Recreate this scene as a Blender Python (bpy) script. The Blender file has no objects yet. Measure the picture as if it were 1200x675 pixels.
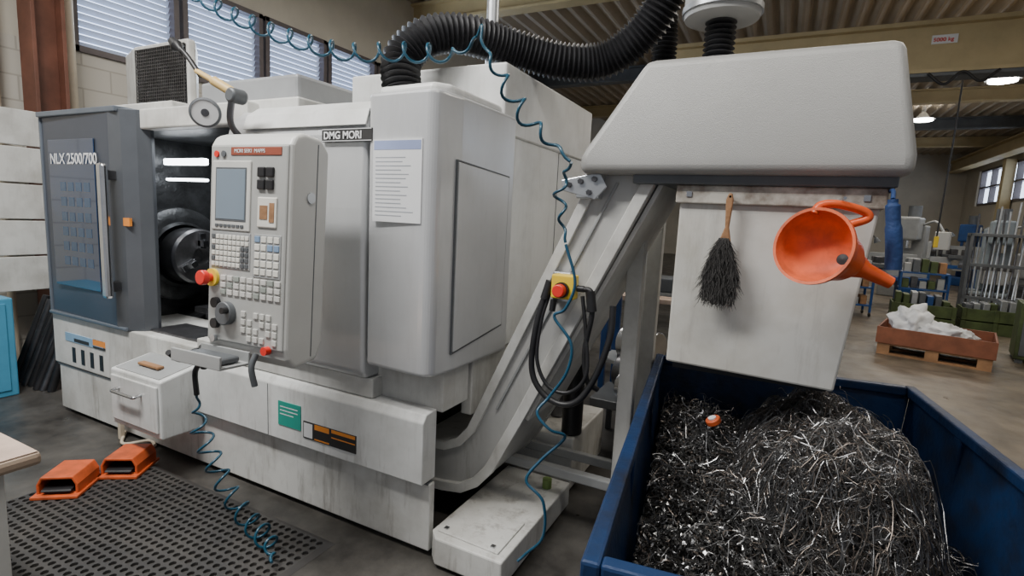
import bpy, bmesh, math, random
from mathutils import Vector, Matrix, noise
random.seed(7)
D=bpy.data; COL=bpy.context.scene.collection
# ------------------------------------------------------------ materials
def M(name,col,rough=.5,metal=0,var=.12,scale=3.,bump=0.,bscale=60.,emit=None,es=1.,stain=None,trans=0,coat=0,grime=0):
    m=D.materials.new(name);m.use_nodes=True;nt=m.node_tree;b=nt.nodes['Principled BSDF']
    N=nt.nodes.new;L=nt.links.new
    b.inputs['Roughness'].default_value=rough;b.inputs['Metallic'].default_value=metal
    b.inputs['Coat Weight'].default_value=coat
    tc=N('ShaderNodeTexCoord');ns=N('ShaderNodeTexNoise');ns.inputs['Scale'].default_value=scale
    ns.inputs['Detail'].default_value=6;ns.inputs['Roughness'].default_value=.62
    L(tc.outputs['Object'],ns.inputs['Vector'])
    r=N('ShaderNodeValToRGB')
    c0=stain if stain else [c*(1-var*1.6) for c in col]
    r.color_ramp.elements[0].position=.30;r.color_ramp.elements[0].color=(*c0[:3],1)
    r.color_ramp.elements[1].position=.58 if stain else .7;r.color_ramp.elements[1].color=(*[min(1,c*(1+var*.4)) for c in col],1)
    L(ns.outputs['Fac'],r.inputs['Fac']);out=r.outputs[0]
    if grime:
        mp=N('ShaderNodeMapping');mp.inputs['Scale'].default_value=(9,9,1.3);L(tc.outputs['Object'],mp.inputs['Vector'])
        n3=N('ShaderNodeTexNoise');n3.inputs['Scale'].default_value=1.6;n3.inputs['Detail'].default_value=9;n3.inputs['Roughness'].default_value=.72;L(mp.outputs[0],n3.inputs['Vector'])
        m3=N('ShaderNodeMapRange');m3.inputs['From Min'].default_value=.52;m3.inputs['From Max'].default_value=.78;L(n3.outputs['Fac'],m3.inputs['Value'])
        sp=N('ShaderNodeSeparateXYZ');L(tc.outputs['Object'],sp.inputs[0])
        hz=N('ShaderNodeMapRange');hz.inputs['From Min'].default_value=0.;hz.inputs['From Max'].default_value=.9;hz.inputs['To Min'].default_value=1.;hz.inputs['To Max'].default_value=.28;L(sp.outputs['Z'],hz.inputs['Value'])
        mu=N('ShaderNodeMath');mu.operation='MULTIPLY';L(m3.outputs[0],mu.inputs[0]);L(hz.outputs[0],mu.inputs[1])
        mu2=N('ShaderNodeMath');mu2.operation='MULTIPLY';mu2.inputs[1].default_value=grime;L(mu.outputs[0],mu2.inputs[0])
        mx=N('ShaderNodeMix');mx.data_type='RGBA';mx.inputs[7].default_value=(.13,.105,.08,1);L(mu2.outputs[0],mx.inputs[0]);L(out,mx.inputs[6]);out=mx.outputs[2]
    L(out,b.inputs['Base Color'])
    if bump:
        n2=N('ShaderNodeTexNoise');n2.inputs['Scale'].default_value=bscale;L(tc.outputs['Object'],n2.inputs['Vector'])
        bp=N('ShaderNodeBump');bp.inputs['Strength'].default_value=bump;bp.inputs['Distance'].default_value=.01
        L(n2.outputs['Fac'],bp.inputs['Height']);L(bp.outputs[0],b.inputs['Normal'])
    if emit:
        b.inputs['Emission Color'].default_value=(*emit,1);b.inputs['Emission Strength'].default_value=es
    if trans:b.inputs['Transmission Weight'].default_value=trans
    return m
white=M('machine_white',(.68,.69,.68),.36,0,.10,2.2,stain=(.52,.52,.50),grime=.8)
white2=M('machine_offwhite',(.61,.61,.585),.42,0,.12,3,stain=(.43,.42,.39),grime=.9)
silver=M('door_silver',(.60,.61,.62),.32,.40,.08,1.6,.08,300,grime=.4)
silver2=M('cover_silver',(.64,.65,.66),.28,.35,.08,1.6,.25,2.5,grime=.4)
hoodg=M('hood_grey',(.37,.37,.36),.42,.15,.06,2,.25,350)
dark=M('door_dark',(.065,.076,.10),.33,.3,.1,2)
dark2=M('door_dark_edge',(.14,.165,.20),.35,.3,.1,2)
glassd=M('dark_glass',(.012,.035,.09),.06,0,.3,2,coat=1)
black=M('black_plastic',(.016,.016,.018),.45,0,.3,8)
rubber=M('black_rubber',(.030,.029,.029),.6,0,.3,3,stain=(.06,.055,.05))
inner=M('inner_grimy',(.07,.073,.076),.38,.6,.45,6,.4,30)
steel=M('steel',(.55,.56,.58),.25,1,.15,6)
steeld=M('steel_dark',(.16,.16,.17),.38,.9,.3,8)
alu=M('aluminium_bar',(.75,.76,.78),.22,1,.08,10)
pend=M('pendant_white',(.57,.57,.545),.4,0,.05,3)
cream=M('cream_keys',(.68,.67,.61),.45,0,.05,20)
screen=M('lcd',(.16,.20,.24),.12,0,.05,4,emit=(.35,.45,.55),es=.12)
orange=M('orange_plastic',(.62,.11,.03),.42,0,.08,6,stain=(.30,.065,.025))
funnelm=M('funnel_orange',(.85,.12,.025),.33,0,.10,7,stain=(.6,.085,.02))
funnelin=M('funnel_orange_inside',(.72,.14,.05),.5,0,.25,9,stain=(.42,.085,.035))
red=M('red_button',(.75,.03,.02),.35)
yellow=M('yellow_box',(.85,.60,.04),.4)
green=M('green_label',(.02,.33,.26),.5)
lab_o=M('orange_label',(.85,.30,.05),.5);lab_w=M('label_white',(.72,.73,.74),.5,0,.03);lab_b=M('label_blue',(.12,.25,.55),.5);lab_k=M('label_black',(.03,.03,.03),.5)
blue=M('bin_blue',(.006,.028,.092),.42,.1,.3,5,.2,40,stain=(.012,.014,.022))
bluem=M('blue_machine',(.015,.07,.24),.45,0,.2,3)
bluet=M('hose_teal',(.012,.075,.125),.3,0,.1,9)
blueb=M('blue_cloth',(.015,.05,.17),.7,0,.2,9,.3,60)
wood=M('wood',(.36,.19,.09),.7,0,.3,6,.3,50)
woodt=M('table_wood',(.55,.42,.34),.55,0,.2,5)
crate=M('crate_redbrown',(.26,.09,.045),.6,0,.25,5)
bag=M('plastic_bag',(.80,.81,.82),.35,0,.08,9,.3,30)
ggreen=M('green_crate',(.07,.10,.03),.6,0,.3,6)
rust=M('column_brown',(.17,.065,.04),.6,0,.3,3)
creamw=M('cream_beam',(.50,.40,.22),.55,0,.12,2)
beigep=M('beige_pipe',(.60,.52,.40),.5)
lblue=M('light_blue_panel',(.08,.33,.52),.4)
greym=M('grey_machine',(.33,.34,.34),.45,0,.15,3)
greyd=M('grey_dark',(.12,.13,.14),.45,.2,.2,4)
hosebl=M('hose_black',(.02,.02,.023),.5,0,.3,12)
galv=M('galvanised',(.55,.57,.59),.35,.8,.1,14)
bristle=M('bristles',(.03,.028,.027),.8,0,.4,60)
reflm=M('reflection_strip_emit',(1,1,1),.3,emit=(.9,.95,1),es=9)
lampm=M('lamp_emit',(1,1,1),.3,emit=(1,.96,.9),es=25)
sky=M('window_daylight',(.5,.6,.8),.6,emit=(.68,.80,1),es=3.2)
slat=M('blind_slat',(.52,.58,.70),.5,0,.05,2,emit=(.55,.68,.95),es=.22)  # faint glow stands in for daylight passing through the slats
frame=M('window_frame',(.12,.10,.10),.5,0,.2,4)
swarf=M('swarf_grey',(.27,.27,.275),.34,.85,.4,14)
swarfk=M('swarf_dark',(.10,.10,.10),.48,.6,.4,14)
swarf2=M('swarf_bright',(.52,.52,.52),.30,.9,.3,14)
swarfb=M('swarf_brown',(.22,.185,.16),.42,.7,.4,10)
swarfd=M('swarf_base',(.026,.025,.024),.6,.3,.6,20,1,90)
def floor_mat():
    m=D.materials.new('concrete_floor');m.use_nodes=True;nt=m.node_tree;b=nt.nodes['Principled BSDF'];N=nt.nodes.new;L=nt.links.new
    tc=N('ShaderNodeTexCoord');n1=N('ShaderNodeTexNoise');n1.inputs['Scale'].default_value=1.7;n1.inputs['Detail'].default_value=9;n1.inputs['Roughness'].default_value=.7;L(tc.outputs['Object'],n1.inputs['Vector'])
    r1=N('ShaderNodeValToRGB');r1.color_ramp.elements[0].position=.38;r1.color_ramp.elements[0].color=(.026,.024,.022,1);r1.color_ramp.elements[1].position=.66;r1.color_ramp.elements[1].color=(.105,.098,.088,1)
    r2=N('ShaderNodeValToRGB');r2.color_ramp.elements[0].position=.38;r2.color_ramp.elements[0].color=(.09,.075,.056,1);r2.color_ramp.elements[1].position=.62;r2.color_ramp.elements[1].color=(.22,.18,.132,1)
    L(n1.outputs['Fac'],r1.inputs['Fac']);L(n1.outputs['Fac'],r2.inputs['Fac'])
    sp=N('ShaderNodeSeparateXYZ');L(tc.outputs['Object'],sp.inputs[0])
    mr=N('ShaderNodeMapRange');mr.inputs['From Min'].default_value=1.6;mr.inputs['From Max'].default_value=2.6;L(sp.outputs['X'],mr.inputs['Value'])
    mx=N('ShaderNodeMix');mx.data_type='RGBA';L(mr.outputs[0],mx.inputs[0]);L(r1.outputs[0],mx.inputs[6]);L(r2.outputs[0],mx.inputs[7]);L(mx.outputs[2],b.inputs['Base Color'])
    n2=N('ShaderNodeTexNoise');n2.inputs['Scale'].default_value=5;L(tc.outputs['Object'],n2.inputs['Vector'])
    m2=N('ShaderNodeMapRange');m2.inputs['To Min'].default_value=.18;m2.inputs['To Max'].default_value=.55;L(n2.outputs['Fac'],m2.inputs['Value']);L(m2.outputs[0],b.inputs['Roughness'])
    return m
floorm=floor_mat()
def brick_mat():
    m=D.materials.new('white_brick');m.use_nodes=True;nt=m.node_tree;b=nt.nodes['Principled BSDF'];N=nt.nodes.new;L=nt.links.new
    tc=N('ShaderNodeTexCoord')
    sp=N('ShaderNodeSeparateXYZ');cb=N('ShaderNodeCombineXYZ');L(tc.outputs['Object'],sp.inputs[0]);L(sp.outputs['Y'],cb.inputs['X']);L(sp.outputs['Z'],cb.inputs['Y'])
    br=N('ShaderNodeTexBrick');br.inputs['Scale'].default_value=1;br.inputs['Brick Width'].default_value=.5;br.inputs['Row Height'].default_value=.22;br.inputs['Mortar Size'].default_value=.008
    br.inputs['Color1'].default_value=(.54,.51,.45,1);br.inputs['Color2'].default_value=(.51,.48,.42,1);br.inputs['Mortar'].default_value=(.40,.37,.32,1)
    L(cb.outputs[0],br.inputs['Vector']);L(br.outputs['Color'],b.inputs['Base Color']);b.inputs['Roughness'].default_value=.7
    bp=N('ShaderNodeBump');bp.inputs['Strength'].default_value=.3;L(br.outputs['Fac'],bp.inputs['Height']);bp.invert=True;L(bp.outputs[0],b.inputs['Normal'])
    return m
brickm=brick_mat()
wallm=M('wall_cream',(.55,.51,.43),.7,0,.1,1)
ceilm=M('ceiling_sheet',(.42,.35,.26),.6,0,.12,1)
# ------------------------------------------------------------ geometry helpers
CUR=None;ORG=Vector((0,0,0));LOCAL=False
def grp(name,loc=(0,0,0),rot=(0,0,0),local=False):
    global CUR,ORG,LOCAL
    e=D.objects.new(name,None);e.empty_display_size=.1;e.location=loc;e.rotation_euler=rot
    COL.objects.link(e);CUR=e;ORG=Vector(loc);LOCAL=local;return e
def single(org=(0,0,0)):
    global CUR,ORG,LOCAL
    CUR=None;ORG=Vector(org);LOCAL=False
def mk(name,v,f,mat,bev=0,seg=2,smooth=False,mats=None,mi=None,ang=35):
    me=D.meshes.new(name);me.from_pydata([tuple(a) for a in v],[],f);me.update()
    bm=bmesh.new();bm.from_mesh(me);bmesh.ops.recalc_face_normals(bm,faces=bm.faces);bm.to_mesh(me);bm.free()
    if not LOCAL: me.transform(Matrix.Translation(-ORG))
    for x in (mats or [mat]): me.materials.append(x)
    if mi:
        for p,i in zip(me.polygons,mi):p.material_index=i
    o=D.objects.new(name,me);COL.objects.link(o)
    if CUR: o.parent=CUR
    else: o.location=ORG
    if smooth:
        me.shade_smooth();me.set_sharp_from_angle(angle=math.radians(ang))
    if bev:
        b=o.modifiers.new('b','BEVEL');b.width=bev;b.segments=seg;b.limit_method='ANGLE';b.angle_limit=math.radians(32);b.harden_normals=False
    return o
def boxg(x0,x1,y0,y1,z0,z1):
    v=[(x0,y0,z0),(x1,y0,z0),(x1,y1,z0),(x0,y1,z0),(x0,y0,z1),(x1,y0,z1),(x1,y1,z1),(x0,y1,z1)]
    return v,[(0,3,2,1),(4,5,6,7),(0,1,5,4),(1,2,6,5),(2,3,7,6),(3,0,4,7)]
def box(name,x0,x1,y0,y1,z0,z1,mat,bev=.004,seg=2):
    v,f=boxg(x0,x1,y0,y1,z0,z1);return mk(name,v,f,mat,bev,seg)
def boxes(name,bl,mat,bev=0):
    v=[];f=[]
    for b in bl:
        a,g=boxg(*b);n=len(v);v+=a;f+=[tuple(i+n for i in q) for q in g]
    return mk(name,v,f,mat,bev)
def prism(name,pts,ax,a0,a1,mat,bev=.004,seg=2,smooth=False):
    n=len(pts)
    def P(p,a):
        return {'x':(a,p[0],p[1]),'y':(p[0],a,p[1]),'z':(p[0],p[1],a)}[ax]
    v=[P(p,a0) for p in pts]+[P(p,a1) for p in pts]
    f=[tuple(range(n)),tuple(range(2*n-1,n-1,-1))]+[(i,(i+1)%n,n+(i+1)%n,n+i) for i in range(n)]
    return mk(name,v,f,mat,bev,seg,smooth)
def frames(P):
    T=[]
    n=len(P)
    for i in range(n):
        t=P[min(i+1,n-1)]-P[max(i-1,0)]
        T.append(t.normalized() if t.length>1e-9 else Vector((0,0,1)))
    u=T[0].orthogonal().normalized();U=[u]
    for i in range(1,n):
        u=u-T[i]*u.dot(T[i])
        u=u.normalized() if u.length>1e-6 else T[i].orthogonal().normalized()
        U.append(u)
    return T,U
def sweepg(P,r,n=8,cap=True):
    P=[Vector(p) for p in P];T,U=frames(P);v=[];f=[]
    for i,p in enumerate(P):
        ri=r[i] if isinstance(r,(list,tuple)) else r
        w=T[i].cross(U[i])
        for k in range(n):
            a=2*math.pi*k/n;v.append(p+U[i]*(math.cos(a)*ri)+w*(math.sin(a)*ri))
    for i in range(len(P)-1):
        for k in range(n):
            f.append((i*n+k,i*n+(k+1)%n,(i+1)*n+(k+1)%n,(i+1)*n+k))
    if cap: f.append(tuple(range(n-1,-1,-1)));f.append(tuple((len(P)-1)*n+k for k in range(n)))
    return v,f
def spl(pts,m=8):
    P=[Vector(p) for p in pts];P=[P[0]*2-P[1]]+P+[P[-1]*2-P[-2]];o=[]
    for i in range(1,len(P)-2):
        a,b,c,d=P[i-1:i+3]
        for k in range(m):
            t=k/m;o.append(.5*((2*b)+(c-a)*t+(2*a-5*b+4*c-d)*t*t+(3*b-a-3*c+d)*t**3))
    o.append(P[-2]);return o
def resample(P,step):
    o=[P[0]];acc=0
    for i in range(len(P)-1):
        a,b=P[i],P[i+1];l=(b-a).length
        if l<1e-9: continue
        d=step-acc
        while d<=l: o.append(a+(b-a)*(d/l));d+=step
        acc=(acc+l)%step
    return o
def tube(name,pts,r,mat,n=8,m=8,curve=True):
    P=spl(pts,m) if curve else [Vector(p) for p in pts]
    v,f=sweepg(P,r,n);return mk(name,v,f,mat,smooth=True,ang=60)
def cyl(name,p0,p1,r,mat,n=28,r2=None,bev=0):
    p0=Vector(p0);p1=Vector(p1)
    v,f=sweepg([p0,p1],[r,r if r2 is None else r2],n);return mk(name,v,f,mat,bev,2,True)
def lathe_g(prof,c,ax,n=32):
    ax=Vector(ax).normalized();c=Vector(c)
    u=ax.orthogonal().normalized();w=ax.cross(u);v=[];f=[]
    for d,r in prof:
        for k in range(n):
            a=2*math.pi*k/n;v.append(c+ax*d+(u*math.cos(a)+w*math.sin(a))*r)
    for i in range(len(prof)-1):
        for k in range(n): f.append((i*n+k,i*n+(k+1)%n,(i+1)*n+(k+1)%n,(i+1)*n+k))
    return v,f
def corr(name,pts,r,mat,pitch=.022,amp=.009):
    P=resample(spl(pts,16),pitch/4)
    R=[r+amp*math.cos(2*math.pi*i/4) for i in range(len(P))]
    v,f=sweepg(P,R,24);return mk(name,v,f,mat,smooth=True,ang=80)
def coil(name,pts,R,pitch,r,mat,n=6):
    P=resample(spl(pts,16),pitch/14);T,U=frames(P);o=[]
    for i,p in enumerate(P):
        a=2*math.pi*i/14
        e=min(i,len(P)-1-i)/28
        k=R*min(1,e)
        o.append(p+(U[i]*math.cos(a)+T[i].cross(U[i])*math.sin(a))*k)
    v,f=sweepg(o,r,n);return mk(name,v,f,mat,smooth=True,ang=80)
def text(name,s,loc,size,mat,rot=(math.radians(90),0,0),bold=0):
    c=D.curves.new(name,'FONT');c.body=s;c.size=size;c.extrude=.0006;c.offset=bold;c.materials.append(mat)
    o=D.objects.new(name,c);COL.objects.link(o)
    o.rotation_euler=rot
    if CUR: o.parent=CUR;o.location=Vector(loc)-(Vector((0,0,0)) if LOCAL else ORG)
    else: o.location=loc
    return o
rad=math.radians
# ============================================================ ROOM
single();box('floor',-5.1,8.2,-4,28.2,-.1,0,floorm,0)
def corr_ceiling():
    v=[];f=[];x=-5.1;i=0
    while x<8.2:
        z=5.25 if (i//2)%2 else 5.33
        v+=[(x,-4,z),(x,28.2,z)];x+=.10 if i%2 else .04;i+=1
    for k in range(i-1): f.append((2*k,2*k+2,2*k+3,2*k+1))
    return mk('ceiling',v,f,ceilm)
corr_ceiling()
W0,W1=2.98,4.02
box('wall_left',-5.2,-5,-4,28.2,0,W0,brickm,0)
box('wall_left_upper',-5.2,-5,-4,28.2,W1,5.33,wallm,0)
boxes('wall_left_piers',[(-5.2,-5,-4,.9,W0,W1),(-5.2,-5,9.6,28.2,W0,W1)],wallm)
box('wall_back',-5.2,8.2,28.2,28.4,0,5.33,wallm,0)
boxes('wall_right',[(8.2,8.4,-1,28.2,0,2.95),(8.2,8.4,-1,28.2,4.35,5.33),(8.2,8.4,-1,10,2.95,4.35),(8.2,8.4,26.5,28.2,2.95,4.35)],wallm)
y=.92;k=1
while y<9:
    e=grp('window_%d'%k,(-5.05,y+.52,W0))
    y1=y+1.04
    boxes('frame',[(-5.12,-4.97,y,y1,W0,W0+.06),(-5.12,-4.97,y,y1,W1-.06,W1),(-5.12,-4.97,y,y+.06,W0,W1),(-5.12,-4.97,y1-.06,y1,W0,W1)],frame,.004)
    box('glass',-5.14,-5.13,y,y1,W0,W1,sky,0)
    z=W0+.06
    v=[];f=[]
    while z<W1-.08:
        n=len(v);v+=[(-5.085,y+.06,z),(-5.085,y1-.06,z),(-5.055,y1-.06,z+.052),(-5.055,y+.06,z+.052)];f.append((n,n+1,n+2,n+3));z+=.068
    mk('blind',v,f,slat)
    y+=1.08;k+=1
for j,y0 in enumerate([10.2,15.5,21]):
    grp('window_%d'%(k+j),(8.3,y0+2.4,2.95))
    box('glass',8.34,8.36,y0,y0+5,2.95,4.35,sky,0)
    boxes('frame',[(8.15,8.33,y0+i*1.25-.04,y0+i*1.25+.04,2.95,4.35) for i in range(5)]+[(8.15,8.33,y0,y0+5,2.95,3.03),(8.15,8.33,y0,y0+5,4.27,4.35),(8.15,8.33,y0,y0+5,3.62,3.68)],frame)
grp('steel_column',(-4.75,.58,0))
boxes('section',[(-4.86,-4.62,.47,.50,0,5.25),(-4.86,-4.62,.69,.72,0,5.25),(-4.76,-4.72,.50,.69,0,5.25)],rust,.003)
grp('wall_conduit',(-4.9,.85,0))
cyl('pipe_1',(-4.85,.84,0),(-4.85,.84,3.5),.045,beigep);cyl('pipe_2',(-4.9,.3,0),(-4.9,.3,3.6),.03,beigep)
grp('white_partition_panel',(-4.5,.3,0))
boxes('boards',[(-4.55,-4.52,.0,.66,.75+.31*i,1.045+.31*i) for i in range(5)],white2,.006)
boxes('posts',[(-4.60,-4.55,.02,.07,0,2.3),(-4.60,-4.55,.58,.63,0,2.3)],greym,.004)
grp('overhead_crane_girder',(3,8,4))
boxes('girder',[(-1,7.3,7.9,8.2,3.95,4.0),(-1,7.3,7.9,8.2,4.62,4.68),(-1,7.3,8.02,8.08,4.0,4.62)],creamw)
boxes('girder_shade_band',[(-1,7.3,7.88,8.22,3.89,3.945)],greyd,.01)  # dark band painted as the shaded underside of the girder
box('load_plate',2.92,3.22,8.005,8.02,4.37,4.49,lab_w,0)
text('load_text','5000 kg',(2.935,8.0,4.40),.075,red,bold=.001)
grp('crane_runway_beam',(7.6,14,4.4));boxes('beam',[(7.4,7.8,-1,28,4.42,4.46),(7.4,7.8,-1,28,4.84,4.88),(7.57,7.63,-1,28,4.46,4.84)],creamw)
for i,yb in enumerate([3.3,6.2,11,15,19,23]):
    grp('roof_beam' if i==0 else 'roof_beam.%03d'%i,(1.5,yb,5))
    boxes('section',[(-5,8.2,yb-.12,yb+.12,4.90,4.94),(-5,8.2,yb-.12,yb+.12,5.2,5.24),(-5,8.2,yb-.03,yb+.03,4.94,5.2)],creamw if i%2 else greyd)
for i,yb in enumerate([9,13.5,18,22.5]):
    grp('wall_column' if i==0 else 'wall_column.%03d'%i,(8,yb,0));boxes('section',[(7.85,8.15,yb-.15,yb+.15,0,4.41)],creamw,.01)
for i,(x,yy) in enumerate([(4.97,12.7),(4.45,17),(1.6,12),(3.9,21.5),(1.2,5)]):
    grp('high_bay_lamp' if i==0 else 'high_bay_lamp.%03d'%i,(x,yy,4.9))
    v,f=lathe_g([(0,.30),(.0,.18),(.12,.12),(.2,.05),(.36,.04)],(x,yy,4.87),(0,0,1),24);mk('reflector',v,f,galv,smooth=True)
    cyl('bulb',(x,yy,4.83),(x,yy,4.875),.24,lampm)
# ============================================================ LATHE
grp('cnc_lathe',(-1.7,.8,0))
boxes('leveling_feet',[(-3.2,-3.0,.1,.3,0,.06),(-.5,-.3,.1,.3,0,.06),(-3.2,-3,1.4,1.6,0,.06),(-.5,-.3,1.4,1.6,0,.06),(-1.9,-1.7,.1,.3,0,.06)],steeld)
box('base_plinth',-3.35,-.36,0.01,1.7,.03,.360,white2,.004)
box('base_skirt',-3.36,-.02,0,.04,.03,.362,white2,.006)
box('plinth_seam',-3.37,-.03,-.004,.035,.357,.366,greyd,0)
prism('lower_casing_skin',[(-.045,.37),(-.045,.665),(-.02,.70),(.05,.705),(.06,.705),(.06,.37)],'x',-1.70,-.035,white,.006)
box('lower_casing',-1.69,-.36,.03,.3,.37,.70,white,.004)
boxes('casing_seams',[(-1.05,-1.046,-.0462,-.04,.375,.66)],greyd)
boxes('lower_casing_left',[(-3.40,-1.715,-.01,.5,.37,.745)],white2,.01)
box('right_lower_body',-.9,-.005,.06,.28,.69,.90,white2,.006)
box('chip_outlet_shade',-.40,-.355,.04,1.2,.05,.68,black,0)  # black panel stands in for the shade inside the outlet opening
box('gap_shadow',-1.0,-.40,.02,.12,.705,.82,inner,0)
boxes('right_body_below_door',[(-.06,.0,.305,.86,.60,2.0),(-.06,.0,.86,1.7,.37,2.0)],white2,.006)
box('left_body',-3.38,-3.30,.3,1.7,.74,2.12,white2,.01)
box('rear_wall',-3.35,-.05,1.25,1.75,.4,2.2,white2,.01)
boxes('roof_panels',[(-3.42,-2.05,.10,1.7,2.12,2.19),(-2.05,-1.0,.12,1.7,2.06,2.16)],white2,.01)
box('roof_dark_box',-2.0,-1.15,.25,.9,2.16,2.32,M('roofgrey',(.30,.31,.32),.45),.02)
box('rear_upper_housing',-.98,.02,.48,1.78,2.0,2.345,white,.012)
box('side_panel',-.04,.012,.62,1.78,.9,2.34,white,.008)
boxes('side_panel_seams',[(.011,.014,1.22,1.226,.9,2.34),(.011,.014,1.226,1.78,2.0,2.006)],greyd)
boxes('rear_housing_seams',[(-.52,-.516,.476,.48,2.0,2.34)],greyd)
# machining chamber
boxes('chamber_shell',[(-3.3,-1.0,1.0,1.04,.6,2.1),(-3.3,-1.2,.1,1.0,.60,.66),(-2.9,-1.2,.12,1.0,2.02,2.06),(-1.12,-1.05,.15,1.0,.66,2.05)],inner)
prism('chamber_slope',[(.35,.66),(1.0,.66),(1.0,1.0)],'x',-3.2,-1.2,inner,0)
box('headstock_wall',-2.95,-2.72,.15,1.0,.66,2.04,inner,.02)
v,f=lathe_g([(0,.34),(.06,.34),(.08,.31),(.08,.24),(.1,.22)],(-2.72,.50,1.20),(1,0,0),48);mk('headstock_flange',v,f,inner,smooth=True)
v,f=lathe_g([(0,.19),(.02,.20),(.17,.20),(.19,.185),(.19,.06),(.12,.055),(.12,0)],(-2.62,.50,1.20),(1,0,0),48);mk('chuck_body',v,f,M('chuck_steel',(.30,.30,.31),.32,.9,.3,8),smooth=True)
for i in range(3):
    a=rad(90+120*i);u=Vector((0,math.cos(a),math.sin(a)));w=Vector((0,-math.sin(a),math.cos(a)));c=Vector((-2.43,.50,1.20))
    vv=[];
    for d0,d1,h in ((.06,.17,.03),(.075,.12,.06)):
        for x in (0,h):
            for r_,s in ((d0,-1),(d1,-1),(d1,1),(d0,1)): vv.append(c+Vector((x,0,0))+u*r_+w*(.022*s))
    ff=[]
    for o_ in (0,8): ff+=[tuple(o_+q for q in t) for t in ((0,1,2,3),(4,7,6,5),(0,4,5,1),(1,5,6,2),(2,6,7,3),(3,7,4,0))]
    mk('chuck_jaw_%d'%(i+1),vv,ff,steel,.003)
v,f=lathe_g([(0,0),(0,.2),(.03,.22),(.16,.22),(.18,.2),(.18,0)],(-2.05,.86,1.60),(1,0,0),12);mk('tool_turret',v,f,steeld,.01)
for i in range(6):
    a=rad(60*i);boxes('tool_holder_%d'%i,[(-2.09,-1.93,.86+.24*math.cos(a)-.035,.86+.24*math.cos(a)+.035,1.60+.24*math.sin(a)-.035,1.60+.24*math.sin(a)+.035)],steeld,.006)
cyl('tailstock',(-1.55,.55,1.2),(-1.2,.55,1.2),.1,inner);cyl('tailstock_center',(-1.7,.55,1.2),(-1.55,.55,1.2),.01,steel,r2=.04)
boxes('chamber_reflection_strips',[(-2.68,-2.22,.40,.44,1.84,1.885),(-2.66,-2.22,.40,.44,1.73,1.75)],reflm,.01)  # glowing bars stand in for light strips reflected in the chamber
boxes('tool_arm',[(-2.45,-2.30,.45,.62,.80,.84),(-2.40,-2.36,.5,.55,.66,.8)],steeld,.004)
tube('coolant_nozzle',[(-2.3,.7,1.9),(-2.28,.65,1.7),(-2.32,.6,1.5)],.014,black)
def arc(cx,cy,r,a0,a1,n=8): return [(cx+r*math.cos(rad(a0+(a1-a0)*i/n)),cy+r*math.sin(rad(a0+(a1-a0)*i/n))) for i in range(n+1)]
pl=[(-3.44,.5)]+arc(-3.36,.10,.11,180,270,6)+[(-2.50,-.03),(-2.39,-.01),(-2.31,.04),(-2.28,.10),(-2.29,.12),(-3.30,.12),(-3.36,.5)]
prism('front_cabin_dark',pl,'z',.75,2.13,dark,.012,3)
pl2=[(-3.475,.55)]+arc(-3.36,.10,.122,180,262,6)+[(-3.36,.05),(-3.42,.55)]
prism('front_cabin_corner',pl2,'z',.745,2.135,dark2,.006)
prism('front_cabin_return',[(-2.49,-.034),(-2.385,-.014),(-2.305,.035),(-2.272,.10),(-2.28,.125),(-2.32,.04),(-2.40,-.005),(-2.49,-.025)],'z',.745,2.135,M('cabin_return',(.11,.12,.135),.35,.3),.003)
boxes('cabin_edges',[(-3.38,-2.40,-.038,.3,2.115,2.15),(-3.38,-2.40,-.034,.1,.742,.765)],dark2,.006)
box('door_window',-3.24,-2.66,-.036,-.028,.97,1.96,glassd,.03,4)
text('window_print','NLX 2500/700',(-3.21,-.039,1.80),.098,lab_w,bold=.0014)
ww=[]
for i in range(4):
    for j in range(6): ww.append((-3.1+i*.1,-3.03+i*.1,-.0375,-.036,1.12+j*.1,1.18+j*.1))
boxes('window_safety_grid',ww,M('win_grid',(.05,.085,.14),.15))
boxes('door_handle',[(-2.48,-2.41,-.12,-.075,.96,1.80)],alu,.018)
boxes('handle_mounts',[(-2.495,-2.435,-.08,-.02,1.0,1.06),(-2.495,-2.435,-.08,-.02,1.70,1.76)],steeld,.004)
boxes('door_latch_label',[(-2.40,-2.33,-.0165,-.0,1.42,1.47)],lab_o)
boxes('opening_sill',[(-2.3,-1.3,.06,.3,.70,.76)],steeld,.006)
boxes('opening_header',[(-2.3,-1.3,.05,.14,2.02,2.14)],white2,.01)
# sliding centre door
pr=[(.13,.80),(-.02,.80),(-.05,.83),(-.058,1.2),(-.06,1.6),(-.05,1.93),(-.02,2.02),(.05,2.075),(.13,2.09)]
prism('sliding_door',pr,'x',-1.34,-.385,silver,.02,4)
prism('sliding_door_trim',[(-.047,1.968),(-.025,2.03),(.04,2.08),(.04,2.09),(-.03,2.04),(-.054,1.97)],'x',-1.2,-.385,white,.002)
boxes('door_seams',[(-1.14,-1.135,-.0615,-.05,.83,1.93),(-.86,-.855,-.0615,-.05,.82,1.1)],greyd)
boxes('lower_door_rail',[(-1.7,-.36,-.01,.14,.705,.80)],white2,.006)
pl=[(-.37,.2),(-.37,-.03),(-.355,-.06)]+[(-.06,-.075)]+arc(-.045,-.02,.055,-80,-10,6)+[(.025,.1),(.03,.60),(-.05,.61)]
prism('right_cover',pl,'z',.885,2.10,silver2,.018,4)
prism('right_cover_cap',[(-.36,.0),(-.05,-.02),(.0,.05),(.0,.6),(-.36,.6)],'z',2.09,2.14,white,.02,3)
pp=[(.06,.97),(.53,1.03),(.545,1.80),(.06,1.83)]
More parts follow.
